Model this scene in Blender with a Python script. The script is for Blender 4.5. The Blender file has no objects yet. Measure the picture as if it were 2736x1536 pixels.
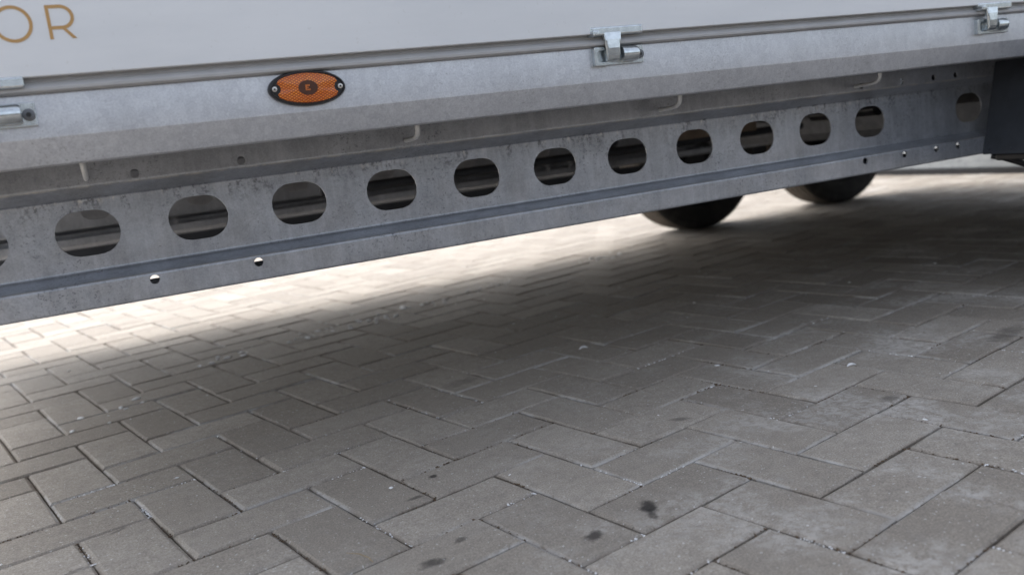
import bpy, bmesh, math, random
from mathutils import Matrix, Vector
random.seed(7)
sc = bpy.context.scene
COL = sc.collection

# ------------------------------------------------------------------ camera
CAM_H = 0.474
cam_d = bpy.data.cameras.new('camera')
cam = bpy.data.objects.new('camera', cam_d); COL.objects.link(cam)
RT = Vector((0.89867779, -0.42152109, -0.12123613))
DN = Vector((-0.18044514, -0.10337913, -0.97813716))
FW = Vector((0.39977215, 0.90090661, -0.16896597))
M = Matrix.Identity(4)
for i in range(3):
    M[i][0] = RT[i]; M[i][1] = -DN[i]; M[i][2] = -FW[i]
M[2][3] = CAM_H
cam.matrix_world = M
cam_d.sensor_width = 36.0
cam_d.lens = 30.83
cam_d.clip_start = 0.02
cam_d.clip_end = 500
cam_d.dof.use_dof = True
cam_d.dof.focus_distance = 1.30
cam_d.dof.aperture_fstop = 3.8
sc.camera = cam

# ------------------------------------------------------------------ light
SUN_EL = math.radians(50)
SUN_TO = Vector((-0.22, 0.975, 0)).normalized() * math.cos(SUN_EL) + Vector((0, 0, math.sin(SUN_EL)))
w = bpy.data.worlds.new('World'); sc.world = w; w.use_nodes = True
wn = w.node_tree
for n in list(wn.nodes): wn.nodes.remove(n)
sky = wn.nodes.new('ShaderNodeTexSky'); sky.sky_type = 'NISHITA'; sky.sun_disc = False
sky.sun_elevation = SUN_EL
sky.sun_rotation = math.atan2(SUN_TO.x, SUN_TO.y)
sky.air_density = 1.0; sky.dust_density = 4.0; sky.ozone_density = 1.0
bg = wn.nodes.new('ShaderNodeBackground'); bg.inputs[1].default_value = 0.15
wo = wn.nodes.new('ShaderNodeOutputWorld')
hs = wn.nodes.new('ShaderNodeHueSaturation'); hs.inputs['Saturation'].default_value = 0.45   # thin overcast
wn.links.new(sky.outputs[0], hs.inputs['Color']); wn.links.new(hs.outputs[0], bg.inputs[0]); wn.links.new(bg.outputs[0], wo.inputs[0])
sun_d = bpy.data.lights.new('sun', 'SUN'); sun_d.energy = 0.62; sun_d.angle = math.radians(62)
sun_d.color = (1.0, 1.0, 1.0)
sun = bpy.data.objects.new('sun', sun_d); COL.objects.link(sun)
sun.rotation_euler = SUN_TO.to_track_quat('Z', 'Y').to_euler()
sun.location = SUN_TO * 20
vs = sc.view_settings
vs.view_transform = 'Standard'; vs.look = 'None'; vs.gamma = 1.0; vs.use_curve_mapping = False
vs.exposure = 1.38
sc.cycles.max_bounces = 8; sc.cycles.diffuse_bounces = 6

# ------------------------------------------------------------------ node helpers
class NT:
    def __init__(self, name):
        self.m = bpy.data.materials.new(name); self.m.use_nodes = True
        self.t = self.m.node_tree
        self.b = self.t.nodes['Principled BSDF']
    def n(self, typ, **kw):
        nd = self.t.nodes.new(typ)
        for k, v in kw.items(): setattr(nd, k, v)
        return nd
    def lk(self, a, b): self.t.links.new(a, b)
    def pos(self):
        return self.n('ShaderNodeNewGeometry').outputs['Position']
    def mapped(self, vec, scale=(1, 1, 1), loc=(0, 0, 0), rot=(0, 0, 0)):
        mp = self.n('ShaderNodeMapping')
        mp.inputs['Scale'].default_value = scale; mp.inputs['Location'].default_value = loc
        mp.inputs['Rotation'].default_value = rot
        self.lk(vec, mp.inputs['Vector']); return mp.outputs[0]
    def noise(self, vec, scale, detail=4, rough=0.55, dist=0.0):
        nd = self.n('ShaderNodeTexNoise'); nd.inputs['Scale'].default_value = scale
        nd.inputs['Detail'].default_value = detail; nd.inputs['Roughness'].default_value = rough
        nd.inputs['Distortion'].default_value = dist
        self.lk(vec, nd.inputs['Vector']); return nd.outputs['Fac']
    def ramp(self, fac, lo, hi, a=0.0, b=1.0):
        mr = self.n('ShaderNodeMapRange'); mr.interpolation_type = 'SMOOTHSTEP'
        mr.inputs[1].default_value = lo; mr.inputs[2].default_value = hi
        mr.inputs[3].default_value = a; mr.inputs[4].default_value = b
        self.lk(fac, mr.inputs[0]); return mr.outputs[0]
    def math(self, op, a, b=None):
        nd = self.n('ShaderNodeMath', operation=op)
        for i, x in enumerate((a, b)):
            if x is None: continue
            if isinstance(x, (int, float)): nd.inputs[i].default_value = x
            else: self.lk(x, nd.inputs[i])
        return nd.outputs[0]
    def mix(self, fac, a, b, mode='MIX'):
        nd = self.n('ShaderNodeMix', data_type='RGBA', blend_type=mode)
        for s, x in ((nd.inputs[0], fac), (nd.inputs[6], a), (nd.inputs[7], b)):
            if isinstance(x, (int, float)): s.default_value = x
            elif isinstance(x, tuple): s.default_value = x if len(x) == 4 else x + (1,)
            else: self.lk(x, s)
        return nd.outputs[2]
    def bump(self, h, strength=0.3, dist=0.001):
        nd = self.n('ShaderNodeBump'); nd.inputs['Strength'].default_value = strength
        nd.inputs['Distance'].default_value = dist
        self.lk(h, nd.inputs['Height']); self.lk(nd.outputs[0], self.b.inputs['Normal'])
    def set(self, **kw):
        for k, v in kw.items():
            s = self.b.inputs[k.replace('_', ' ')]
            if isinstance(v, tuple): s.default_value = v if len(v) == 4 else v + (1,)
            elif isinstance(v, (int, float)): s.default_value = v
            else: self.lk(v, s)
        return self

def plain(name, col, rough=0.5, metal=0.0, var=0.12, scale=60, bump=0.0):
    q = NT(name); p = q.pos()
    f = q.ramp(q.noise(p, scale, 5), 0.25, 0.75, 1 - var, 1 + var)
    c = q.mix(1.0, col, (1, 1, 1), 'MULTIPLY')
    mul = q.n('ShaderNodeVectorMath', operation='SCALE'); mul.inputs[0].default_value = col[:3]
    q.lk(f, mul.inputs['Scale'])
    q.set(Base_Color=mul.outputs[0], Roughness=rough, Metallic=metal)
    if bump: q.bump(q.noise(p, scale * 6, 4), bump, 0.0006)
    return q.m

def galvanised(name, base, metal=0.35, rough=0.5, stain_and_glint=False, specks=0.5, mottle=0.8, runs=0.3):
    q = NT(name); p = q.pos()
    c = q.mix(q.ramp(q.noise(p, 14, 6, 0.62), 0.3, 0.7), tuple(x * mottle for x in base), tuple(min(1, x * (2.0 - mottle) * 0.96) for x in base))
    c = q.mix(1.0, c, q.mix(q.ramp(q.noise(p, 380, 3, 0.7), 0.3, 0.7), (0.88, 0.88, 0.89), (1.08, 1.08, 1.08)), 'MULTIPLY')
    vo = q.n('ShaderNodeTexVoronoi'); vo.inputs['Scale'].default_value = 130
    q.lk(p, vo.inputs['Vector'])
    vb = q.n('ShaderNodeRGBToBW'); q.lk(vo.outputs['Color'], vb.inputs[0])
    c = q.mix(1.0, c, q.mix(vb.outputs[0], (0.85, 0.85, 0.87), (1.0, 1.0, 1.0)), 'MULTIPLY')
    # vertical runs left by the zinc bath
    st = q.ramp(q.noise(q.mapped(p, (90, 90, 9)), 1.0, 5, 0.6), 0.42, 0.72)
    c = q.mix(q.math('MULTIPLY', st, runs), c, tuple(min(1, x * 1.25) for x in base))
    # small dark specks clustered by a larger noise
    sp = q.math('MULTIPLY', q.ramp(q.noise(p, 260, 3, 0.6), 0.56, 0.68), q.ramp(q.noise(p, 11, 4, 0.6), 0.42, 0.68))
    c = q.mix(q.math('MULTIPLY', sp, specks), c, tuple(x * 0.3 for x in base))
    if stain_and_glint:
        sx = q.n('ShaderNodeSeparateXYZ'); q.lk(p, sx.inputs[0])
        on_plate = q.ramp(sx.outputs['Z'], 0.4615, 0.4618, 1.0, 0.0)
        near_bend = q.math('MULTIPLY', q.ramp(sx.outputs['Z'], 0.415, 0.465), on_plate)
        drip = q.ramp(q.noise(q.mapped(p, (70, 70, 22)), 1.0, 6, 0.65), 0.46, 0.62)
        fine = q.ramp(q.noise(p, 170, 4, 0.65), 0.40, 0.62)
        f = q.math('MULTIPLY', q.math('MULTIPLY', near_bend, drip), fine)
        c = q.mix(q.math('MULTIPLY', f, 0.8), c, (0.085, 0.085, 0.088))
        # chalky white rust in flecks under the bend
        wr = q.math('MULTIPLY', q.math('MULTIPLY', q.ramp(sx.outputs['Z'], 0.446, 0.460), on_plate), q.ramp(q.noise(q.mapped(p, (110, 60, 50)), 1.0, 4, 0.6), 0.56, 0.66))
        c = q.mix(q.math('MULTIPLY', wr, 0.8), c, (0.62, 0.61, 0.58))
        # pale highlight lines painted along the folds, broken up by noise
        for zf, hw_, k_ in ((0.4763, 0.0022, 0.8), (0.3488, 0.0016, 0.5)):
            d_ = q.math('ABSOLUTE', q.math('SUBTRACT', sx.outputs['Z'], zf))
            fold_glint = q.math('MULTIPLY', q.ramp(d_, hw_ * 0.4, hw_, 1.0, 0.0), q.ramp(q.noise(q.mapped(p, (40, 40, 40)), 1.0, 5, 0.7), 0.36, 0.62))
            c = q.mix(q.math('MULTIPLY', fold_glint, k_), c, (0.66, 0.63, 0.57))
    q.set(Base_Color=c, Metallic=metal, Roughness=q.math('ADD', q.ramp(q.noise(p, 30, 4), 0.3, 0.7, rough - 0.04, rough + 0.06), q.math('MULTIPLY', vb.outputs[0], 0.03)))
    q.bump(q.noise(p, 120, 3, 0.5), 0.10, 0.0004)
    return q.m

MAT = {}
MAT['galv_skirt'] = galvanised('galvanised_skirt', (0.60, 0.615, 0.64), metal=0.6, rough=0.36, mottle=0.92, runs=0.12, specks=0.45)
MAT['galv_beam'] = galvanised('galvanised_beam', (0.45, 0.472, 0.505), metal=0.65, rough=0.31, mottle=0.84, runs=0.35,  stain_and_glint=True, specks=0.7)
MAT['zinc'] = plain('bright_zinc', (0.56, 0.60, 0.62), 0.24, 0.92, 0.14, 120, 0.15)
MAT['white_panel'] = plain('white_panel', (0.74, 0.74, 0.745), 0.38, 0.0, 0.015, 4)
MAT['gold'] = plain('gold_print', (0.46, 0.27, 0.10), 0.45, 0.1, 0.03, 80)
MAT['seal'] = plain('grey_seal', (0.42, 0.42, 0.425), 0.45, 0.0, 0.06, 30)
MAT['black_plastic'] = plain('black_plastic', (0.012, 0.012, 0.014), 0.28, 0.0, 0.1, 60)
MAT['bolt'] = plain('dark_bolt', (0.13, 0.135, 0.145), 0.42, 0.6, 0.15, 200)
MAT['screw'] = plain('screw_steel', (0.55, 0.53, 0.5), 0.35, 0.8, 0.1, 200)
MAT['rubber'] = plain('tyre_rubber', (0.038, 0.036, 0.034), 0.7, 0.0, 0.35, 40, 0.2)
q = NT('tyre_rubber_dusty'); tc = q.n('ShaderNodeTexCoord').outputs['Object']
sx = q.n('ShaderNodeSeparateXYZ'); q.lk(tc, sx.inputs[0])
rr_ = q.math('SQRT', q.math('ADD', q.math('MULTIPLY', sx.outputs['X'], sx.outputs['X']), q.math('MULTIPLY', sx.outputs['Z'], sx.outputs['Z'])))
tread = q.math('MULTIPLY', q.ramp(rr_, 0.2845, 0.2875), q.ramp(q.noise(tc, 30, 4, 0.6), 0.3, 0.6, 0.5, 1.0))
c = q.mix(q.ramp(q.noise(tc, 24, 5, 0.6), 0.35, 0.7), (0.022, 0.022, 0.023), (0.042, 0.040, 0.038))
c = q.mix(tread, c, (0.15, 0.128, 0.105))
q.set(Base_Color=c, Roughness=0.72); q.bump(q.noise(tc, 240, 3), 0.2, 0.0005)
MAT['rubber'] = q.m
MAT['hook'] = plain('hook_zinc', (0.74, 0.75, 0.75), 0.45, 0.35, 0.08, 120, 0.1)
MAT['rim'] = plain('rim_steel', (0.05, 0.05, 0.055), 0.5, 0.4, 0.1, 40)
MAT['floor'] = plain('plywood_floor', (0.11, 0.085, 0.065), 0.6, 0.0, 0.2, 25, 0.1)
MAT['dark_steel'] = plain('dark_steel', (0.055, 0.061, 0.072), 0.5, 0.3, 0.12, 30)
MAT['dark_wood'] = plain('dark_board', (0.06, 0.056, 0.052), 0.75, 0.0, 0.2, 20)
MAT['axle_grey'] = plain('axle_zinc', (0.24, 0.25, 0.27), 0.6, 0.2, 0.2, 40)
MAT['soil'] = plain('joint_soil', (0.115, 0.078, 0.048), 0.95, 0.0, 0.4, 120)
MAT['wood'] = plain('timber', (0.26, 0.20, 0.15), 0.7, 0.0, 0.15, 30)
q = NT('wall_concrete'); p = q.pos()
pm = q.mapped(p, (1, 0.45, 1.6))
c = q.mix(q.ramp(q.noise(pm, 16, 6, 0.7), 0.3, 0.7), (0.29, 0.31, 0.32), (0.40, 0.42, 0.425))
c = q.mix(q.ramp(q.noise(pm, 60, 3, 0.6), 0.58, 0.68, 0, 0.7), c, (0.13, 0.14, 0.15))
q.set(Base_Color=c, Roughness=0.85); q.bump(q.noise(p, 80, 4), 0.4, 0.001)
MAT['concrete'] = q.m
MAT['bitumen'] = plain('dark_base', (0.02, 0.02, 0.022), 0.8, 0.0, 0.2, 30)
MAT['crumb'] = plain('white_crumb', (0.84, 0.84, 0.84), 0.8, 0.0, 0.2, 90)
MAT['straw'] = plain('dry_straw', (0.36, 0.27, 0.15), 0.7, 0.0, 0.15, 90)

q = NT('white_panel_film'); p = q.pos()
f = q.ramp(q.noise(q.mapped(p, (3, 3, 14)), 1.0, 6, 0.6), 0.3, 0.7)
c = q.mix(f, (0.655, 0.668, 0.685), (0.71, 0.72, 0.735))
c = q.mix(q.ramp(q.noise(p, 150, 3, 0.6), 0.66, 0.72, 0, 0.18), c, (0.45, 0.43, 0.40))
q.set(Base_Color=c, Roughness=0.30)
q.bump(q.noise(p, 5, 2, 0.4), 0.12, 0.01)
MAT['white_panel'] = q.m

# amber lens with a fine prism grid
q = NT('amber_lens'); p = q.pos()
w1 = q.n('ShaderNodeTexWave', wave_type='BANDS', bands_direction='X'); w1.inputs['Scale'].default_value = 105
w2 = q.n('ShaderNodeTexWave', wave_type='BANDS', bands_direction='X'); w2.inputs['Scale'].default_value = 105
q.lk(q.mapped(p, rot=(0, math.radians(58), 0)), w1.inputs['Vector']); q.lk(q.mapped(p, rot=(0, math.radians(-58), 0)), w2.inputs['Vector'])
hg = q.math('MULTIPLY', w1.outputs['Fac'], w2.outputs['Fac'])
gl = q.ramp(q.noise(p, 55, 3), 0.40, 0.66)
c = q.mix(hg, (0.34, 0.055, 0.001), (0.86, 0.225, 0.004))
c = q.mix(q.math('MULTIPLY', gl, hg), c, (0.95, 0.36, 0.04))
q.set(Base_Color=c, Roughness=0.16, Coat_Weight=0.3, Coat_Roughness=0.05)
q.bump(hg, 0.6, 0.0007)
MAT['amber'] = q.m
MAT['amber_dark'] = plain('amber_disc', (0.075, 0.03, 0.018), 0.2, 0.0, 0.08, 90)
MAT['amber_mark'] = plain('amber_mark', (0.50, 0.13, 0.02), 0.3, 0.0, 0.2, 200)

# paving
STAINS = [  # x, y, half length, half width, angle, strength : oil drips on the paving
    (0.5414, 0.8874, 0.018, 0.0115, 1.15, 0.92), (0.5345, 0.8670, 0.016, 0.0055, 1.25, 0.6), (0.4502, 0.8649, 0.015, 0.009, 0.5, 0.8),
    (0.2651, 0.9238, 0.015, 0.010, 0.0, 0.75), (0.3153, 0.958, 0.010, 0.006, 0.4, 0.6),
    (0.3609, 1.1798, 0.006, 0.006, 0.0, 0.9), (0.3129, 1.1209, 0.012, 0.0045, 0.1, 0.6),
    (-0.0674, 1.3051, 0.012, 0.004, 0.5, 0.5), (0.760, 1.125, 0.016, 0.008, -0.5, 0.5), (1.475, 1.08, 0.06, 0.02, 0.3, 0.45),
    (0.585, 1.62, 0.05, 0.02, 0.3, 0.3), (1.05, 0.97, 0.018, 0.012, 0.3, 0.4)]
q = NT('paving_concrete'); p = q.pos()
oi = q.n('ShaderNodeObjectInfo')
at = q.n('ShaderNodeAttribute'); at.attribute_name = 'edge'
at2 = q.n('ShaderNodeAttribute'); at2.attribute_name = 'tone'
rnd = q.math('FRACT', q.math('ADD', oi.outputs['Random'], at2.outputs['Fac']))
c = q.mix(rnd, (0.310, 0.276, 0.236), (0.45, 0.407, 0.354))
c = q.mix(q.ramp(q.noise(p, 7, 6, 0.6), 0.35, 0.7, 0, 0.5), c, (0.33, 0.29, 0.245))
grain = q.noise(p, 420, 3, 0.7)
c = q.mix(1.0, c, q.mix(q.ramp(grain, 0.3, 0.7), (0.70, 0.70, 0.69), (1.22, 1.22, 1.22)), 'MULTIPLY')
c = q.mix(q.ramp(q.noise(p, 48, 6, 0.7), 0.40, 0.72, 0, 0.38), c, (0.20, 0.182, 0.163))
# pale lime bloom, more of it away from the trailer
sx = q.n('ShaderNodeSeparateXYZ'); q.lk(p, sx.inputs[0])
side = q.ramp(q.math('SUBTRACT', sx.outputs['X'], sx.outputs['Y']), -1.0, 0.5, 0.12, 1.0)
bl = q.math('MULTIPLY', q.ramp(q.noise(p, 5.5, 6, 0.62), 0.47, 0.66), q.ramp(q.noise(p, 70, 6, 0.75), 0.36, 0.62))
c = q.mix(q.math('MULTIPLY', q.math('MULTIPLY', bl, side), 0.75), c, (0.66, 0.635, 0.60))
# small bright aggregate grains and dark pits
c = q.mix(q.ramp(q.noise(p, 190, 2, 0.5), 0.675, 0.715, 0, 0.75), c, (0.70, 0.69, 0.67))
c = q.mix(q.ramp(q.noise(q.mapped(p, loc=(3, 5, 0)), 140, 2, 0.5), 0.72, 0.76, 0, 0.5), c, (0.07, 0.06, 0.05))
# lime crust and brown grime along the edges
crust = q.math('MULTIPLY', at.outputs['Fac'], q.ramp(q.noise(p, 4.6, 3, 0.5), 0.50, 0.60))
crust = q.math('MULTIPLY', crust, q.ramp(q.noise(p, 80, 4, 0.7), 0.3, 0.5))
c = q.mix(q.math('MULTIPLY', crust, 0.8), c, (0.62, 0.61, 0.59))
grime = q.math('MULTIPLY', at.outputs['Fac'], q.ramp(q.noise(q.mapped(p, loc=(7, 2, 0)), 14, 5, 0.65), 0.38, 0.60))
c = q.mix(q.math('MULTIPLY', grime, 0.45), c, (0.12, 0.088, 0.062))
wob = q.n('ShaderNodeTexNoise'); wob.inputs['Scale'].default_value = 70; wob.inputs['Detail'].default_value = 4
q.lk(p, wob.inputs['Vector'])
for (x, y, a, b, ang, s) in STAINS:
    mp = q.n('ShaderNodeMapping', vector_type='TEXTURE')
    mp.inputs['Location'].default_value = (x, y, 0); mp.inputs['Rotation'].default_value = (0, 0, ang)
    mp.inputs['Scale'].default_value = (a, b, 1)
    q.lk(p, mp.inputs['Vector'])
    ln = q.n('ShaderNodeVectorMath', operation='LENGTH'); q.lk(mp.outputs[0], ln.inputs[0])
    d = q.math('ADD', ln.outputs['Value'], q.math('MULTIPLY', q.math('SUBTRACT', wob.outputs['Fac'], 0.5), 1.6))
    c = q.mix(q.ramp(d, 0.45, 1.4, s * 0.95, 0.0), c, (0.022, 0.020, 0.020))
q.set(Base_Color=c, Roughness=0.82)
q.b.inputs['Specular IOR Level'].default_value = 0.3
hh = q.math('ADD', q.math('MULTIPLY', grain, 0.6), q.math('MULTIPLY', q.noise(p, 90, 4, 0.6), 0.8))
q.bump(hh, 0.5, 0.0011)
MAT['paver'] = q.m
q = NT('joint_sand'); p = q.pos()
c = q.mix(q.ramp(q.noise(p, 12, 4), 0.35, 0.7), (0.045, 0.036, 0.028), (0.12, 0.080, 0.050))
c = q.mix(q.ramp(q.noise(p, 300, 3, 0.7), 0.35, 0.75), c, (0.10, 0.085, 0.07))
q.set(Base_Color=c, Roughness=0.95); q.bump(q.noise(p, 260, 4, 0.7), 0.8, 0.002)
MAT['sand'] = q.m

# ------------------------------------------------------------------ mesh helpers
def link(name, me, mat, parent=None, loc=(0, 0, 0)):
    o = bpy.data.objects.new(name, me); COL.objects.link(o)
    if mat is not None: me.materials.append(MAT[mat])
    o.location = loc
    if parent is not None: o.parent = parent
    return o
class MB:
    def __init__(self): self.v = []; self.f = []
    def add(self, vs, fs):
        n = len(self.v); self.v += [tuple(x) for x in vs]; self.f += [tuple(i + n for i in f) for f in fs]
    def box(self, a, b):
        x0, y0, z0 = a; x1, y1, z1 = b
        self.add([(x0, y0, z0), (x1, y0, z0), (x1, y1, z0), (x0, y1, z0), (x0, y0, z1), (x1, y0, z1), (x1, y1, z1), (x0, y1, z1)],
                 [(0, 3, 2, 1), (4, 5, 6, 7), (0, 1, 5, 4), (1, 2, 6, 5), (2, 3, 7, 6), (3, 0, 4, 7)])
    def tube(self, pts, r, n=10, cap=True):
        pts = [Vector(p) for p in pts]
        rs = r if isinstance(r, (list, tuple)) else [r] * len(pts)
        base = len(self.v); up = Vector((0.3, 0.2, 0.93)).normalized()
        for i, p in enumerate(pts):
            d = (pts[min(i + 1, len(pts) - 1)] - pts[max(i - 1, 0)]).normalized()
            a = d.cross(up)
            if a.length < 1e-3: a = d.cross(Vector((1, 0, 0)))
            a.normalize(); b = d.cross(a)
            for k in range(n):
                t = 2 * math.pi * k / n
                self.v.append(tuple(p + a * (math.cos(t) * rs[i]) + b * (math.sin(t) * rs[i])))
        for i in range(len(pts) - 1):
            for k in range(n):
                k2 = (k + 1) % n
                self.f.append((base + i * n + k, base + i * n + k2, base + (i + 1) * n + k2, base + (i + 1) * n + k))
        if cap:
            self.f.append(tuple(base + k for k in range(n)))
            e = base + (len(pts) - 1) * n
            self.f.append(tuple(e + k for k in reversed(range(n))))
    def extrude_profile(self, prof, x0, x1, closed=False, cap=False):
        """prof: list of (y, z), swept along x"""
        n = len(prof); b = len(self.v)
        self.v += [(x0, y, z) for y, z in prof] + [(x1, y, z) for y, z in prof]
        for i in range(n if closed else n - 1):
            j = (i + 1) % n
            self.f.append((b + i, b + j, b + n + j, b + n + i))
        if cap:
            self.f.append(tuple(b + i for i in reversed(range(n)))); self.f.append(tuple(b + n + i for i in range(n)))
    def prism(self, outline, y0, y1):
        """outline: list of (x, z); solid between y0 (front) and y1"""
        n = len(outline); b = len(self.v)
        self.v += [(x, y0, z) for x, z in outline] + [(x, y1, z) for x, z in outline]
        self.f.append(tuple(b + i for i in range(n))); self.f.append(tuple(b + n + i for i in reversed(range(n))))
        for i in range(n):
            j = (i + 1) % n
            self.f.append((b + i, b + n + i, b + n + j, b + j))
    def build(self, name, mat, parent=None, off=(0, 0, 0), smooth=None, bevel=0.0, seg=2):
        me = bpy.data.meshes.new(name)
        ox, oy, oz = off
        me.from_pydata([(x - ox, y - oy, z - oz) for x, y, z in self.v], [], self.f)
        bm = bmesh.new(); bm.from_mesh(me)
        bmesh.ops.remove_doubles(bm, verts=bm.verts, dist=1e-6)
        bmesh.ops.recalc_face_normals(bm, faces=bm.faces)
        if bevel:
            es = [e for e in bm.edges if len(e.link_faces) == 2 and e.calc_face_angle(0) > 0.6]
            bmesh.ops.bevel(bm, geom=es, offset=bevel, segments=seg, profile=0.5, affect='EDGES', clamp_overlap=True)
        bm.to_mesh(me); bm.free()
        if smooth is not None:
            for pl in me.polygons: pl.use_smooth = True
            me.set_sharp_from_angle(angle=math.radians(smooth))
        return link(name, me, mat, parent)

def fillet(pts, r, seg=4):
    out = [pts[0]]
    for i in range(1, len(pts) - 1):
        p, a, b = Vector(pts[i]), Vector(pts[i - 1]), Vector(pts[i + 1])
        da, db = (a - p), (b - p)
        ang = da.angle(db)
        t = min(r / math.tan(ang / 2), da.length * 0.45, db.length * 0.45)
        s, e = p + da.normalized() * t, p + db.normalized() * t
        for k in range(seg + 1):
            u = k / seg
            out.append(tuple(s * (1 - u) ** 2 + p * 2 * u * (1 - u) + e * u * u))
    out.append(pts[-1]); return out

def rr_hit(ang, w, h, r):
    """distance from the centre to a rounded rectangle (half sizes w, h) along ang"""
    cx, cz = math.cos(ang), math.sin(ang)
    lo, hi = 0.0, w + h
    for _ in range(40):
        m = (lo + hi) / 2
        x, z = abs(cx * m) - (w - r), abs(cz * m) - (h - r)
        d = math.hypot(max(x, 0), max(z, 0)) + min(max(x, z), 0) - r
        if d < 0: lo = m
        else: hi = m
    return lo
def holed_strip(mb, x0, x1, z0, z1, y, holes, t, n=28):
    """vertical plate between z0 and z1 with holes (cx, cz, half w, half h, corner r)"""
    holes = sorted(holes); cur = x0
    def quad(a, b):
        for yy in (y, y + t): mb.add([(a, yy, z0), (b, yy, z0), (b, yy, z1), (a, yy, z1)], [(0, 1, 2, 3)])
    for (cx, cz, hw, hh, r) in holes:
        cw = hw + 0.008
        if cx - cw > cur + 1e-5: quad(cur, cx - cw)
        cur = cx + cw
        corner = [math.atan2(zz - cz, sx * cw) for sx in (-1, 1) for zz in (z0, z1)]
        angs = sorted([2 * math.pi * k / n - math.pi + 0.013 for k in range(n)] + corner)
        vin, vout = [], []
        for a in angs:
            d = rr_hit(a, hw, hh, r); vin.append((cx + d * math.cos(a), cz + d * math.sin(a)))
            ca, sa = math.cos(a), math.sin(a)
            ts = []
            if abs(ca) > 1e-9: ts.append(cw / abs(ca))
            if sa > 1e-9: ts.append((z1 - cz) / sa)
            if sa < -1e-9: ts.append((z0 - cz) / sa)
            d = min(ts); vout.append((cx + d * ca, cz + d * sa))
        k = len(angs)
        for yy in (y, y + t):
            mb.add([(a, yy, b) for a, b in vin + vout], [(i, (i + 1) % k, k + (i + 1) % k, k + i) for i in range(k)])
        mb.add([(a, y, b) for a, b in vin] + [(a, y + t, b) for a, b in vin], [(i, (i + 1) % k, k + (i + 1) % k, k + i) for i in range(k)])
    if cur < x1: quad(cur, x1)

def tag(o, label=None, cat=None, group=None, kind=None):
    if label: o['label'] = label
    if cat: o['category'] = cat
    if group: o['group'] = group
    if kind: o['kind'] = kind
    return o
def copy_tree(o, parent=None):
    c = o.copy(); COL.objects.link(c); c.parent = parent
    for ch in list(o.children): copy_tree(ch, c)
    return c

# ------------------------------------------------------------------ ground and paving
D1 = Vector((0.2190383, -0.97571626)); D2 = Vector((0.97571626, 0.2190383)); P0 = Vector((0.4342, 1.124))
ANG1 = math.atan2(D1.y, D1.x); ANG2 = math.atan2(D2.y, D2.x)
gb = MB(); S_ = 120
gb.add([(-S_, -S_, 0), (S_, -S_, 0), (S_, S_, 0), (-S_, S_, 0)], [(0, 1, 2, 3)])
ground = gb.build('ground', 'sand'); ground.location = (0, 0, -0.0070)
tag(ground, kind='structure')

HL, HW, CH, CD = 0.0985, 0.0486, 0.0046, 0.0030
def brick_verts():
    v = [(sx * (HL - CH), sy * (HW - CH), 0) for sx, sy in ((-1, -1), (1, -1), (1, 1), (-1, 1))]
    v += [(sx * HL, sy * HW, -CD) for sx, sy in ((-1, -1), (1, -1), (1, 1), (-1, 1))]
    v += [(sx * HL, sy * HW, -0.05) for sx, sy in ((-1, -1), (1, -1), (1, 1), (-1, 1))]
    f = [(0, 1, 2, 3)]
    for i in range(4):
        j = (i + 1) % 4
        f += [(4 + i, 4 + j, j, i), (8 + i, 8 + j, 4 + j, 4 + i)]
    return v, f
BV, BF = brick_verts()
def loop_pts(hl, hw):
    P = []
    for (ax, ay), (bx, by), k in (((-hl, -hw), (hl, -hw), 3), ((hl, -hw), (hl, hw), 2), ((hl, hw), (-hl, hw), 3), ((-hl, hw), (-hl, -hw), 2)):
        P += [(ax + (bx - ax) * i / k, ay + (by - ay) * i / k) for i in range(k)]
    return P
def brick_mesh(jit):
    """chamfered block with slightly worn, uneven arrises"""
    me = bpy.data.meshes.new('paving_brick')
    r_ = random.Random(jit); vv = []
    ch = CH * r_.uniform(0.75, 1.25)
    for hl, hw, z, j in ((HL - ch, HW - ch, 0, .0011), (HL, HW, -CD, .0008), (HL, HW, -0.05, 0)):
        vv += [(x + r_.uniform(-j, j), y + r_.uniform(-j, j), z + (r_.uniform(-.0004, .0002) if z == 0 else 0)) for x, y in loop_pts(hl, hw)]
    n = len(vv) // 3
    f = [tuple(range(n))]
    for i in range(n):
        j = (i + 1) % n
        f += [(n + i, n + j, j, i), (2 * n + i, 2 * n + j, n + j, n + i)]
    me.from_pydata(vv, [], f)
    a = me.attributes.new('edge', 'FLOAT', 'POINT'); a.data.foreach_set('value', [0.0] * n + [1.0] * (2 * n))
    me.materials.append(MAT['paver'])
    return me
bricks = []
for m in range(-70, 71):
    for n in range(-40, 41):
        a, b = -m + 2 * n, m + 2 * n
        for (ca, cb, ang) in ((a + 1, b + 0.5, ANG1), (a + 0.5, b - 1, ANG2)):
            c = P0 + (D1 * ca + D2 * cb) * 0.1
            if -4.5 < c.x < 8.5 and -4 < c.y < 9.5: bricks.append((c.x, c.y, ang))
HX, HY = 0.5 * 36 / 30.83, 0.5 * 36 / 30.83 * 574 / 1024
def seen(x, y):
    d = Vector((x, y, -CAM_H)); z = d.dot(FW)
    if z < 0.2: return None
    u, v = d.dot(RT) / z, d.dot(DN) / z
    m = 0.06 / z
    if abs(u) > HX + m or abs(v) > HY + m: return None
    if v < (0.10 - 0.19 * u): return None      # behind the beam
    return z
vis = sorted([(seen(x, y), x, y, a) for x, y, a in bricks if seen(x, y)], key=lambda t: t[0])
near = {(t[1], t[2]) for t in vis[:300]}
protos = [brick_mesh(k) for k in range(14)]
rng = random.Random(11)
fv, ff, fe, ft = [], [], [], []
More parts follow.
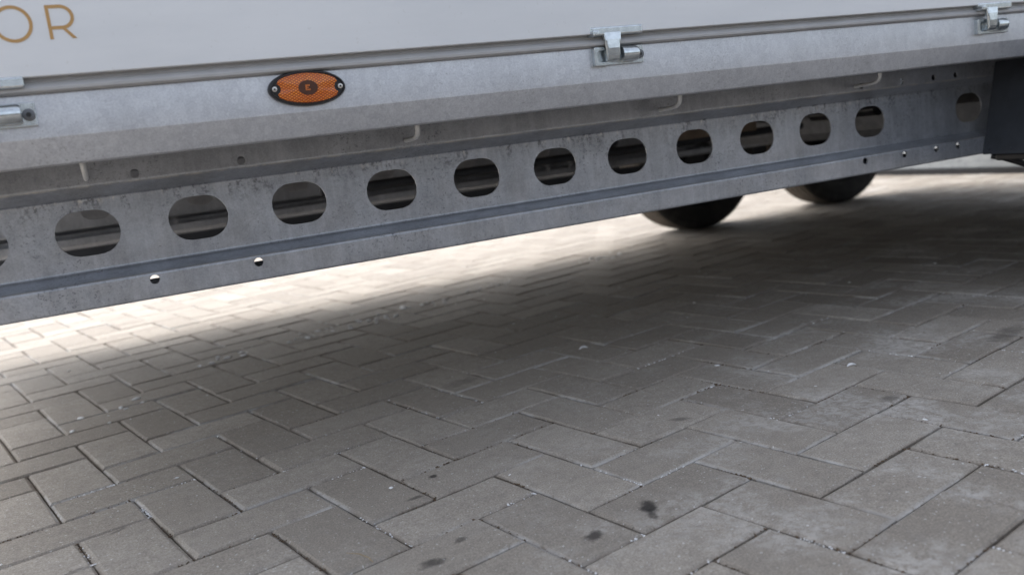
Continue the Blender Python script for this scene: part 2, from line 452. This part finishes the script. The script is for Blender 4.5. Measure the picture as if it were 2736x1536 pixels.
for (x, y, ang) in bricks:
    dz = rng.uniform(-0.0013, 0.0009); tx, ty = rng.uniform(-.004, .004), rng.uniform(-.006, .006)
    da = rng.uniform(-.006, .006)
    ang += math.pi * rng.randrange(2) + da
    if (x, y) in near:
        o = bpy.data.objects.new('paving_brick', rng.choice(protos)); COL.objects.link(o)
        o.parent = ground
        o.location = (x, y, dz + 0.0070); o.rotation_euler = (tx, ty, ang)
    else:
        ca, sa = math.cos(ang), math.sin(ang); b0 = len(fv)
        fv += [(x + ca * p[0] - sa * p[1], y + sa * p[0] + ca * p[1], p[2] + dz + ty * p[0] + tx * p[1] + 0.0070) for p in BV]
        ff += [tuple(i + b0 for i in f) for f in BF]
        fe += [0.0] * 4 + [1.0] * 8; ft += [rng.random()] * 12
me = bpy.data.meshes.new('paving_field'); me.from_pydata(fv, [], ff)
me.attributes.new('edge', 'FLOAT', 'POINT').data.foreach_set('value', fe)
me.attributes.new('tone', 'FLOAT', 'POINT').data.foreach_set('value', ft)
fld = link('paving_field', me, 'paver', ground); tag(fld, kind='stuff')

# concrete wall at the far end
wall = bpy.data.objects.new('concrete_wall', None); COL.objects.link(wall); wall.location = (4.0, 4.2, 0)
tag(wall, 'low pale grey concrete wall with a dark base strip behind the far wheels, at the right edge', 'wall')
b = MB(); b.box((4.0, 0.4, 0.028), (4.16, 8.0, 0.55)); b.build('wall_face', 'concrete', wall, (4.0, 4.2, 0), bevel=0.006)
b = MB(); b.box((3.985, 0.4, -0.004), (4.158, 8.0, 0.0279)); b.build('base_strip', 'bitumen', wall, (4.0, 4.2, 0))

# unseen dark boards added behind the camera to darken the metal's reflections
dark_blocker = bpy.data.objects.new('added_board_blocker', None); COL.objects.link(dark_blocker); dark_blocker.location = (1.0, -1.85, 0)
tag(dark_blocker, 'unseen row of dark boards, added to darken what the trailer metal mirrors', 'dark_blocker')
b = MB(); b.box((-0.068, -0.012, 0), (0.068, 0.012, 1.0)); bd = b.build('blocker_board', 'dark_wood', dark_blocker, bevel=0.004)
for i in range(97):
    o = bd if i == 0 else bd.copy()
    if i: COL.objects.link(o)
    o.location = (-6.9 + i * 0.14, 0, 0.02)
for i in range(8):
    b = MB(); b.box((-6.9 + i * 1.92 - .04, -0.1, -0.003), (-6.9 + i * 1.92 + .04, -0.0125, 0.97)); b.build('blocker_post', 'dark_wood', dark_blocker)

# ------------------------------------------------------------------ trailer
TO = (1.1, 2.07, 0.0)
tr = bpy.data.objects.new('trailer', None); COL.objects.link(tr); tr.location = TO
tag(tr, 'white trailer with galvanised slotted chassis rail, amber side light and gold letters, on grey paving', 'trailer')
XA, XB = -0.50, 3.55         # front and rear ends
YN, YF = 1.135, 3.10         # near and far side panels
HB = 2.50                    # top of the sides
# body
b = MB(); b.box((XA, YN, 0.6035), (XB, YN + 0.03, HB)); side = b.build('side_panel', 'white_panel', tr, TO, bevel=0.0012)
b = MB(); b.box((XA, YF, 0.6035), (XB, YF + 0.03, HB)); b.build('side_panel', 'white_panel', tr, TO, bevel=0.0012)
b = MB(); b.box((XA, YN + 0.031, 0.60), (XA + 0.03, YF - 0.001, HB)); b.build('end_panel', 'white_panel', tr, TO)
b = MB(); b.box((XB - 0.03, YN + 0.031, 0.60), (XB, YF - 0.001, HB)); b.build('end_panel', 'white_panel', tr, TO)
b = MB(); b.box((XA - 0.01, YN - 0.01, HB + 0.001), (XB + 0.01, YF + 0.04, HB + 0.03)); b.build('roof', 'white_panel', tr, TO)
b = MB(); b.box((XA + 0.01, 1.19, 0.545), (XB - 0.01, 3.07, 0.572)); b.build('floor', 'floor', tr, TO)
# gold letters O and R (sub-parts of the side panel)
YL = YN - 0.0006
def ring(mb, cx, cz, rx, rz, t, n=48):
    o = [(cx + rx * math.cos(2 * math.pi * i / n), cz + rz * math.sin(2 * math.pi * i / n)) for i in range(n)]
    q_ = [(cx + (rx - t) * math.cos(2 * math.pi * i / n), cz + (rz - t) * math.sin(2 * math.pi * i / n)) for i in range(n)]
    mb.add([(x, YL, z) for x, z in o + q_] + [(x, YN + .001, z) for x, z in o + q_],
           [(i, (i + 1) % n, n + (i + 1) % n, n + i) for i in range(n)] +
           [(i, (i + 1) % n, 2 * n + (i + 1) % n, 2 * n + i) for i in range(n)] +
           [(n + i, n + (i + 1) % n, 3 * n + (i + 1) % n, 3 * n + i) for i in range(n)])
def stroke(mb, pts, t, dy=0.0):
    """flat stroke of width t along (x, z) points, joined"""
    P = [Vector(p_) for p_ in pts]; L_, R_ = [], []
    for i, p_ in enumerate(P):
        d = (P[min(i + 1, len(P) - 1)] - P[max(i - 1, 0)]).normalized(); nn = Vector((-d.y, d.x)) * t / 2
        L_.append(p_ + nn); R_.append(p_ - nn)
    k = len(P)
    mb.add([(v.x, YL - dy, v.y) for v in L_ + R_] + [(v.x, YN + .001, v.y) for v in L_ + R_],
           [(i, i + 1, k + i + 1, k + i) for i in range(k - 1)] +
           [(i, i + 1, 2 * k + i + 1, 2 * k + i) for i in range(k - 1)] + [(k + i, k + i + 1, 3 * k + i + 1, 3 * k + i) for i in range(k - 1)])
ST = 0.0036
b = MB(); ring(b, -0.0562, 0.6612, 0.0198, 0.0200, ST)
O_ = b.build('letter', 'gold', side, TO); O_['label'] = 'gold letter O'
b = MB(); x0, zt, zb = -0.0200, 0.6796, 0.6425
stroke(b, [(x0, zb), (x0, zt)], ST)
bowl = [(x0, zt - ST / 2), (x0 + 0.0125, zt - ST / 2)]
zc, rb = (zt - ST / 2 + 0.6548) / 2, (zt - ST / 2 - 0.6548) / 2
bowl += [(x0 + 0.0125 + rb * 1.05 * math.sin(math.pi * i / 14), zc + rb * math.cos(math.pi * i / 14)) for i in range(1, 14)]
bowl += [(x0 + 0.0125, 0.6548), (x0, 0.6548)]
stroke(b, bowl, ST, 0.00008)
b.add([(x0 + 0.0105, YL - .00016, 0.6556), (x0 + 0.0146, YL - .00016, 0.6556), (x0 + 0.0256, YL - .00016, zb), (x0 + 0.0212, YL - .00016, zb),
       (x0 + 0.0105, YN, 0.6556), (x0 + 0.0146, YN, 0.6556), (x0 + 0.0256, YN, zb), (x0 + 0.0212, YN, zb)],
      [(0, 1, 2, 3), (0, 4, 5, 1), (1, 5, 6, 2), (2, 6, 7, 3), (3, 7, 4, 0)])
R_o = b.build('letter', 'gold', side, TO); R_o['label'] = 'gold letter R'

# seal between panel and skirt
for yb, sgn in ((0, 1),):
    prof = [(1.1530, 0.5860), (1.1440, 0.5868), (1.1405, 0.5885), (1.1400, 0.5915), (1.1415, 0.5945), (1.1450, 0.5970), (1.1465, 0.5982), (1.1452, 0.5994), (1.1470, 0.6010), (1.1480, 0.6034), (1.1600, 0.6034), (1.1600, 0.5860)]
    b = MB(); b.extrude_profile(prof, XA, XB, closed=True, cap=True); b.build('rubber_seal', 'seal', tr, TO, smooth=35)

# galvanised skirt with a folded lower lip
def skirt(name, mirror):
    pr = fillet([(1.175, 0.5876), (1.150, 0.5876), (1.150, 0.5362), (1.1625, 0.5048), (1.200, 0.5048)], 0.004, 5)
    bk = [(y + 0.003, z + 0.0015) for y, z in reversed(pr)]
    loop = pr + bk
    if mirror: loop = [(4.265 - y, z) for y, z in loop]
    b = MB(); b.extrude_profile(loop, XA, XB, closed=True, cap=True)
    return b.build(name, 'galv_skirt', tr, TO, smooth=25)
skirt('skirt_rail', False); skirt('skirt_rail', True)

# slotted chassis beams
SLOT0, PITCH = -0.0285, 0.1475
def beam_mesh():
    b = MB()
    pr = fillet([(1.380, 0.5120), (1.310, 0.5120), (1.310, 0.4764), (1.352, 0.4603), (1.352, 0.3598), (1.310, 0.3490), (1.310, 0.3120), (1.362, 0.3120), (1.362, 0.3350)], 0.0045, 4)
    small_x = [0.0435, 0.1859, 1.3836, 1.4933, 1.5855, 1.6507]
    small_x += [-0.37, -0.25]
    for (y0, z0), (y1, z1) in zip(pr[:-1], pr[1:]):
        if abs(y0 - y1) < 1e-5 and abs(z0 - z1) > 0.02 and y0 < 1.36:
            zc_ = (z0 + z1) / 2
            if abs(z0 - z1) > 0.06:
                idx = [-2, -1] + list(range(0, 11)) + [12]
                hs = [(SLOT0 + PITCH * i + (0.008 if i == -1 else 0.0), 0.4132, 0.0416, 0.0312, 0.0308) for i in idx]
            elif z0 > 0.45: hs = [(x, 0.4861, 0.0062, 0.0062, 0.0061) for x in small_x]
            else: hs = [(x, 0.3390, 0.0064, 0.0064, 0.0063) for x in small_x]
            holed_strip(b, XA + .02, XB - .02, min(z0, z1), max(z0, z1), y0, hs, 0.003)
        else:
            b.extrude_profile([(y0, z0), (y1, z1)], XA + .02, XB - .02)
            nx = 0.003
            if abs(z0 - z1) < 1e-6:
                s = -1 if z0 > 0.45 else 1
                b.extrude_profile([(y0 + (nx if y0 < 1.33 else 0), z0 + s * nx), (y1 + (nx if y1 < 1.33 else 0), z1 + s * nx)], XA + .02, XB - .02)
            else:
                b.extrude_profile([(y0 + nx, z0), (y1 + nx, z1)], XA + .02, XB - .02)
    return b
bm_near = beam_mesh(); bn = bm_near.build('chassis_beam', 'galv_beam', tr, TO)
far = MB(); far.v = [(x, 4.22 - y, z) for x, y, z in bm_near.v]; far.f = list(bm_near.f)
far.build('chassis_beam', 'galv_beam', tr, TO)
# side guard plate of the far side and cross members under the floor
b = MB(); b.extrude_profile([(3.055, 0.51), (3.055, 0.262), (3.030, 0.255), (3.030, 0.258), (3.052, 0.265), (3.052, 0.51)], XA + .02, 1.80, closed=True, cap=True)
b.build('side_guard', 'galv_skirt', tr, TO)
for x in (-0.35, 0.15, 1.02, 1.60, 2.55):
    b = MB(); b.extrude_profile([(0, 0)], 0, 0) if False else None
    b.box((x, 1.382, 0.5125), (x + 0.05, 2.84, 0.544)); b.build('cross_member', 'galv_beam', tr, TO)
b = MB(); b.box((3.30, 1.382, 0.30), (3.35, 2.84, 0.544)); b.build('cross_member', 'dark_steel', tr, TO)
b = MB(); b.box((1.38, 2.02, 0.405), (1.72, 2.08, 0.444)); b.build('timber_block', 'wood', tr, TO)
b = MB(); b.tube([(0.5, 2.25, 0.392), (2.1, 2.25, 0.392)], 0.012, 12); b.build('brake_rod', 'dark_steel', tr, TO, smooth=40)
b = MB(); b.tube([(1.60, 1.47, 0.435), (1.60, 1.67, 0.435)], 0.016, 20); b.build('pipe', 'black_plastic', tr, TO, smooth=40)
b = MB(); b.box((-0.30, 2.40, 0.30), (1.70, 2.42, 0.33)); b.build('cable_tray', 'dark_steel', tr, TO)

# bent lashing hooks between skirt and beam
b = MB()
b.tube([(0, 1.2480, 0.514), (0, 1.2480, 0.5045), (0.0003, 1.2494, 0.4983), (0.0005, 1.2535, 0.4932), (0.0005, 1.2612, 0.4894), (0.0003, 1.2755, 0.4875), (0, 1.3120, 0.4868)],
       [.0039, .0039, .0039, .0038, .0036, .0035, .0034], 10)
HK = (0, 1.2, 0.49)
hook = b.build('lashing_hook', 'hook', tr, HK, smooth=40)
for i, x in enumerate((-0.0166, 0.4340, 0.9050, 1.3670)):
    o = hook if i == 0 else hook.copy()
    if i: COL.objects.link(o)
    o.location = (x - TO[0], HK[1] - TO[1], HK[2] - TO[2])

# hinges : base plate, barrel, arm, bolt. local origin at the right end of the base, on the skirt face
def make_hinge():
    h = bpy.data.objects.new('hinge', None); COL.objects.link(h); h.parent = tr
    b = MB()
    # base with a round-cornered window at the left
    n = 20; cx, cz = -0.0735, 0.0; ow, oh = 0.0145, 0.0135
    angs = sorted([2 * math.pi * k / n - math.pi + .01 for k in range(n)] + [math.atan2(s * oh, t * ow) for s in (-1, 1) for t in (-1, 1)])
    vin = []; vout = []
    for a in angs:
        d = rr_hit(a, 0.0085, 0.0082, 0.005); vin.append((cx + d * math.cos(a), cz + d * math.sin(a)))
        d = rr_hit(a, ow, oh, 0.0008); vout.append((cx + d * math.cos(a), cz + d * math.sin(a)))
    k = len(angs); yf, yb = -0.0085, 0.0
    b.add([(x, yf, z) for x, z in vin + vout] + [(x, yf + 0.0055, z) for x, z in vin] + [(x, yb, z) for x, z in vout],
          [(i, (i + 1) % k, k + (i + 1) % k, k + i) for i in range(k)] + [(i, (i + 1) % k, 2 * k + (i + 1) % k, 2 * k + i) for i in range(k)] +
          [(k + i, k + (i + 1) % k, 3 * k + (i + 1) % k, 3 * k + i) for i in range(k)] + [tuple(2 * k + i for i in range(k))])
    b.box((-0.0595, -0.0042, -0.0133), (-0.0001, 0.0, 0.0133))
    b.build('hinge_base', 'zinc', h, bevel=0.0009)
    b = MB()
    b.tube([(-0.0430, -0.0075, 0.001), (-0.0425, -0.0075, 0.001), (-0.0175, -0.0075, 0.001), (-0.0145, -0.0075, 0.001)], [0.0090, 0.0112, 0.0112, 0.0098], 20)
    b.build('hinge_barrel', 'zinc', h, smooth=50)
    # T-shaped arm: foot bar under the panel, curved stem, eye round the pin
    b = MB()
    b.box((-0.0955, -0.0165, 0.0285), (-0.0050, -0.0030, 0.0415))
    b.box((-0.0955, -0.0250, 0.0275), (-0.0850, -0.0030, 0.0365))
    arm = b.build('hinge_arm', 'zinc', h, bevel=0.0028, seg=3)
    b = MB()
    prof = [(-0.004, 0.036), (-0.0165, 0.034), (-0.0185, 0.022), (-0.0190, 0.010), (-0.0185, 0.000), (-0.0160, -0.0060), (-0.0110, -0.0085), (-0.0065, -0.0060),
            (-0.0085, -0.0030), (-0.0115, 0.003), (-0.0112, 0.016), (-0.0085, 0.024), (-0.004, 0.027)]
    mb2 = MB(); mb2.v = []; 
    wid = {}
    nP = len(prof)
    def xw(z):   # the stem flares towards the bar
        t = max(0.0, min(1.0, (z - 0.012) / 0.022)); return (-0.0700 - 0.004 * t * t, -0.0490 + 0.006 * t * t)
    b.v = [(xw(z)[0], y, z) for y, z in prof] + [(xw(z)[1], y, z) for y, z in prof]
    b.f = [tuple(reversed(range(nP))), tuple(range(nP, 2 * nP))] + [(i, (i + 1) % nP, nP + (i + 1) % nP, nP + i) for i in range(nP)]
    b.build('hinge_stem', 'zinc', h, bevel=0.0016)
    b = MB()
    b.tube([(-0.0075, -0.0070, -0.0005), (-0.0075, -0.0036, -0.0005)], 0.0068, 20)
    b.build('bolt', 'bolt', h, smooth=40, bevel=0.0006)
    b = MB(); b.tube([(-0.0075, -0.00725, -0.0005), (-0.0075, -0.0069, -0.0005)], 0.0030, 6)
    b.build('bolt_socket', 'black_plastic', h)
    return h
hinge = make_hinge()
for i, (x, z) in enumerate(((-0.0520, 0.5640), (0.7715, 0.5720), (1.5905, 0.5655), (2.41, 0.566), (3.23, 0.566))):
    o = hinge if i == 0 else copy_tree(hinge, tr)
    o.location = (x - TO[0], 1.150 - TO[1], z - TO[2])

# amber side marker lamp
lamp = bpy.data.objects.new('marker_lamp', None); COL.objects.link(lamp); lamp.parent = tr
lamp.location = (0.2590 - TO[0], 1.150 - TO[1], 0.5655 - TO[2]); lamp.rotation_euler = (0, math.radians(2.0), 0)
def ell(rx, rz, n=56): return [(rx * math.cos(2 * math.pi * i / n), rz * math.sin(2 * math.pi * i / n)) for i in range(n)]
b = MB(); n = 56
rings = [(0.0497, 0.0226, 0.0), (0.0497, 0.0226, -0.0035), (0.0488, 0.0217, -0.0062), (0.0478, 0.0208, -0.0080), (0.0466, 0.0198, -0.0082), (0.0458, 0.0192, -0.0070), (0.0456, 0.0190, -0.0055)]
for rx, rz, y in rings: b.v += [(x, y, z) for x, z in ell(rx, rz, n)]
for r_ in range(len(rings) - 1):
    b.f += [(r_ * n + i, r_ * n + (i + 1) % n, (r_ + 1) * n + (i + 1) % n, (r_ + 1) * n + i) for i in range(n)]
b.f.append(tuple((len(rings) - 1) * n + i for i in range(n)))
b.build('lamp_base', 'black_plastic', lamp, smooth=50)
def lens_outline():
    out = []
    for i in range(120):
        a = 2 * math.pi * i / 120; x, z = 0.0450 * math.cos(a), 0.0184 * math.sin(a)
        if abs(x) > 0.0375: continue
        out.append((x, z, 0))
    top = sorted([p for p in out if p[1] > 0], key=lambda t: -t[0]); bot = sorted([p for p in out if p[1] <= 0], key=lambda t: t[0])
    def notch(sg):
        # arc round the screw, from top to bottom for sg=-1
        z0 = 0.0; r = 0.0072
        pts = []
        for k in range(9):
            a = math.pi / 2 - math.pi * k / 8
            pts.append((sg * (0.0410 - r * max(0, math.cos(a)) * 0.95), 0.0068 * math.sin(a), 0))
        return pts
    L = notch(-1); Rr = list(reversed(notch(1)))
    return [(x, z) for x, z, _ in top] + [(x, z) for x, z, _ in L if abs(x) < 0.0385] + [(x, z) for x, z, _ in bot] + [(x, z) for x, z, _ in Rr if abs(x) < 0.0385]
lo = lens_outline(); nl = len(lo)
b = MB()
levels = [(1.0, -0.0050), (1.0, -0.0066), (0.8, -0.0076), (0.55, -0.0085), (0.28, -0.0089)]
for s, y in levels: b.v += [(x * s, y, z * s) for x, z in lo]
for r_ in range(len(levels) - 1):
    b.f += [(r_ * nl + i, r_ * nl + (i + 1) % nl, (r_ + 1) * nl + (i + 1) % nl, (r_ + 1) * nl + i) for i in range(nl)]
b.f.append(tuple((len(levels) - 1) * nl + i for i in range(nl)))
b.build('lens', 'amber', lamp, smooth=40)
b = MB(); b.prism(ell(0.0125, 0.0093, 32), -0.0094, -0.0080); b.build('lens_disc', 'amber_dark', lamp, bevel=0.0004)
b = MB(); b.box((-0.0036, -0.0098, -0.0036), (-0.0016, -0.0092, 0.0036)); b.box((-0.0017, -0.0098, 0.0018), (0.0022, -0.0092, 0.0036)); b.box((-0.0017, -0.0098, -0.0036), (0.0026, -0.0092, -0.0018))
b.box((-0.0017, -0.0098, -0.0006), (0.0004, -0.0092, 0.0006)); b.build('lens_mark', 'amber_mark', lamp)
for s in (-1, 1):
    b = MB(); b.tube([(s * 0.0420, -0.0080, 0), (s * 0.0420, -0.0050, 0)], 0.0033, 16); b.build('screw', 'screw', lamp, smooth=40, bevel=0.0005)
    b = MB(); b.tube([(s * 0.0420, -0.0083, 0), (s * 0.0420, -0.0079, 0)], 0.0013, 8); b.build('screw_socket', 'black_plastic', lamp)

# front plate of the wheel arch, with its bracket and strut
b = MB()
zt, zb_ = 0.5040, 0.3110
b.add([(1.772, 0.98, zt), (1.772, 1.3085, zt), (1.724, 1.3085, zb_), (1.724, 0.98, zb_), (1.776, 0.98, zt), (1.776, 1.3085, zt), (1.728, 1.3085, zb_), (1.728, 0.98, zb_)],
      [(0, 1, 2, 3), (4, 7, 6, 5), (0, 4, 5, 1), (1, 5, 6, 2), (2, 6, 7, 3), (3, 7, 4, 0)])
b.box((1.772, 0.98, 0.5025), (3.4, 1.148, 0.5052))
for y, z in ((1.295, 0.321), (1.245, 0.321), (1.270, 0.42)):
    b.tube([(1.730 + (z - .3110) * .248, y, z), (1.721 + (z - .3110) * .248, y, z)], 0.0022, 8)
b.build('wheel_arch_plate', 'dark_steel', tr, TO)
b = MB(); b.box((1.732, 0.99, 0.296), (1.780, 1.285, 0.3107)); b.build('bracket', 'black_plastic', tr, TO, bevel=0.003)
b = MB(); b.tube([(1.750, 1.307, 0.305), (1.760, 1.285, 0.299), (1.843, 1.232, 0.256), (2.02, 1.14, 0.170)], 0.0065, 10); b.build('strut', 'black_plastic', tr, TO, smooth=40)
b = MB(); b.tube([(1.764, 1.235, 0.490), (1.764, 1.15, 0.490)], 0.005, 10); b.build('pin', 'zinc', tr, TO, smooth=40)
# mud guards over the wheels on the far side
b = MB()
pr = []
for sx in (0,):
    b.box((1.82, 2.93, 0.62), (3.30, 3.17, 0.64))
    b.box((1.80, 2.93, 0.40), (1.82, 3.17, 0.64)); b.box((3.30, 2.93, 0.40), (3.32, 3.17, 0.64))
b.box((1.80, 3.171, 0.215), (3.45, 3.176, 0.64))
b.build('wheel_arch', 'dark_steel', tr, TO)

# wheels
RW = 0.290
def lathe(prof, n=64):
    b = MB()
    for y, r in prof: b.v += [(r * math.cos(2 * math.pi * i / n), y, r * math.sin(2 * math.pi * i / n)) for i in range(n)]
    k = len(prof)
    for j in range(k - 1):
        b.f += [(j * n + i, j * n + (i + 1) % n, (j + 1) * n + (i + 1) % n, (j + 1) * n + i) for i in range(n)]
    return b
def make_wheel(x, y):
    wh = bpy.data.objects.new('wheel', None); COL.objects.link(wh); wh.parent = tr
    wh.location = (x - TO[0], y - TO[1], RW - 0.001)
    hw = 0.09; pr = [(-0.068, 0.185), (-0.080, 0.192), (-0.0805, 0.196), (-0.083, 0.198), (-0.090, 0.222), (-0.0895, 0.236), (-0.0910, 0.238), (-0.0905, 0.243), (-0.0880, 0.245), (-0.085, 0.262), (-0.0855, 0.266), (-0.078, 0.280), (-0.070, 0.287)]
    g = [(-0.047, ), (-0.016, ), (0.016, ), (0.047, )]
    y0 = -0.070
    for (gc,) in g:
        pr += [(gc - 0.0058, RW), (gc - 0.0048, RW - 0.009), (gc + 0.0048, RW - 0.009), (gc + 0.0058, RW)]
    pr += [(-a, r) for a, r in reversed(pr[:13])]
    lathe(pr).build('tyre', 'rubber', wh, smooth=35)
    pr = [(-0.070, 0.188), (-0.066, 0.180), (-0.050, 0.170), (0.0, 0.165), (0.03, 0.12), (0.035, 0.06), (0.0, 0.055), (-0.05, 0.05), (-0.052, 0.001)]
    lathe(pr, 48).build('rim', 'rim', wh, smooth=35)
    return wh
wheel = make_wheel(2.215, 3.04)
o = copy_tree(wheel, tr); o.location = (2.985 - TO[0], 3.04 - TO[1], RW - 0.001)
for x in (2.215, 2.985):
    o = copy_tree(wheel, tr); o.location = (x - TO[0], 1.045 - TO[1], RW - 0.001); o.rotation_euler = (0, 0, math.pi)
    b = MB()
    hx = [(x + 0.052 * math.cos(math.pi / 6 + i * math.pi / 3), 0.385 + 0.052 * math.sin(math.pi / 6 + i * math.pi / 3)) for i in range(6)]
    b.prism(hx, 1.17, 2.93); b.build('axle', 'axle_grey', tr, TO)

# ------------------------------------------------------------------ small things lying on the paving
def lump(mb, x, y, r, rg, flat=0.32):
    n1 = 7; el = rg.uniform(0.6, 1.8); a0 = rg.uniform(0, 6.3)
    ca, sa = math.cos(a0), math.sin(a0)
    lv = []
    for h_, k_ in ((0.0, 0.9), (0.5, 1.0), (0.9, 0.55)):
        for i in range(n1):
            t = 2 * math.pi * i / n1; rr = r * k_ * rg.uniform(0.75, 1.2)
            px, py = rr * math.cos(t) * el, rr * math.sin(t)
            lv.append((x + ca * px - sa * py, y + sa * px + ca * py, h_ * r * flat * 2 - 0.0006))
    f = []
    for j in range(2):
        f += [(j * n1 + i, j * n1 + (i + 1) % n1, (j + 1) * n1 + (i + 1) % n1, (j + 1) * n1 + i) for i in range(n1)]
    f.append(tuple(2 * n1 + i for i in range(n1)))
    mb.add(lv, f)
rg = random.Random(5); gb = MB()
path = [(-0.10, 1.85), (0.02, 2.25), (0.34, 2.42), (0.62, 2.45), (0.95, 2.55), (1.45, 2.75), (2.1, 2.75)]
def on_path(t):
    s = t * (len(path) - 1); i = min(int(s), len(path) - 2); u = s - i
    return path[i][0] * (1 - u) + path[i + 1][0] * u, path[i][1] * (1 - u) + path[i + 1][1] * u
for k_ in range(26):
    cx, cy = on_path(rg.random())
    for j in range(rg.randrange(1, 9)):
        lump(gb, cx + rg.gauss(0, 0.045), cy + rg.gauss(0, 0.035), abs(rg.gauss(0.0025, 0.0026)) + 0.0014, rg)
for k_ in range(240):
    lump(gb, rg.uniform(-0.3, 3.2), rg.uniform(0.6, 3.0), abs(rg.gauss(0.0006, 0.0009)) + 0.0006, rg)
g_ = gb.build('grit', 'crumb'); tag(g_, 'white crumbs of grit scattered over the paving in the shade of the trailer', 'grit', kind='stuff')

# soil and lime crumbs packed unevenly into the near joints
rj = random.Random(21); soil, crust = MB(), MB()
for (z_, x, y, ang) in vis[:150]:
    for (lx, ly, dx, dy, L_) in ((0, 0.05, 1, 0, 0.095), (0, -0.05, 1, 0, 0.095), (0.1, 0, 0, 1, 0.047)):
        u_ = rj.random()
        if u_ > 0.42: continue
        mb = crust if u_ < 0.11 else soil
        c0 = rj.uniform(-1, 1); sp = rj.uniform(0.25, 0.8)
        for k_ in range(rj.randrange(10, 34)):
            t = max(-1, min(1, c0 + rj.gauss(0, sp))) * L_
            px, py = lx + dx * t + dy * rj.gauss(0, 0.0022), ly + dy * t + dx * rj.gauss(0, 0.0022)
            n0 = len(mb.v)
            lump(mb, x + math.cos(ang) * px - math.sin(ang) * py, y + math.sin(ang) * px + math.cos(ang) * py, rj.uniform(0.0006, 0.0016), rj, 0.5)
            for i in range(n0, len(mb.v)): mb.v[i] = (mb.v[i][0], mb.v[i][1], mb.v[i][2] - 0.0022)
for nm, mb, mt in (('joint_soil', soil, 'soil'), ('joint_crust', crust, 'crumb')):
    o = mb.build(nm, mt, ground, (0, 0, -0.0070)); tag(o, kind='stuff')

def single(name, x, y, pts, r, mat, label, cat, group=None):
    b = MB()
    b.tube([(x + dx, y + dy, dz) for dx, dy, dz in pts], r, 8)
    o = b.build(name, mat, None, (x, y, 0), smooth=50); o.location = (x, y, 0)
    tag(o, label, cat, group); return o
single('shell_chip', 0.8817, 1.6453, [(-0.010, 0, 0.002), (-0.004, 0.003, 0.0045), (0.004, 0.003, 0.0045), (0.010, -0.001, 0.002)], [0.0012, 0.0024, 0.0024, 0.001], 'crumb',
       'small curved white chip lying alone on a brick in the middle of the shaded paving', 'chip')
single('straw', 0.1965, 0.9867, [(0.012, -0.016, 0.0012), (0.010, -0.004, 0.003), (0.002, 0.006, 0.006), (-0.012, 0.013, 0.009)], [0.0005, 0.0006, 0.0006, 0.0003], 'straw',
       'thin dry blade of straw sticking up from a joint at the bottom of the picture', 'straw')
single('stone_flake', 1.1423, 1.1366, [(-0.009, 0.002, 0.0015), (-0.003, 0.0035, 0.003), (0.004, 0.002, 0.003), (0.009, -0.001, 0.0015)], [0.001, 0.0026, 0.0024, 0.0008], 'crumb',
       'flat pale stone flake lying against a joint on the right of the paving', 'flake')
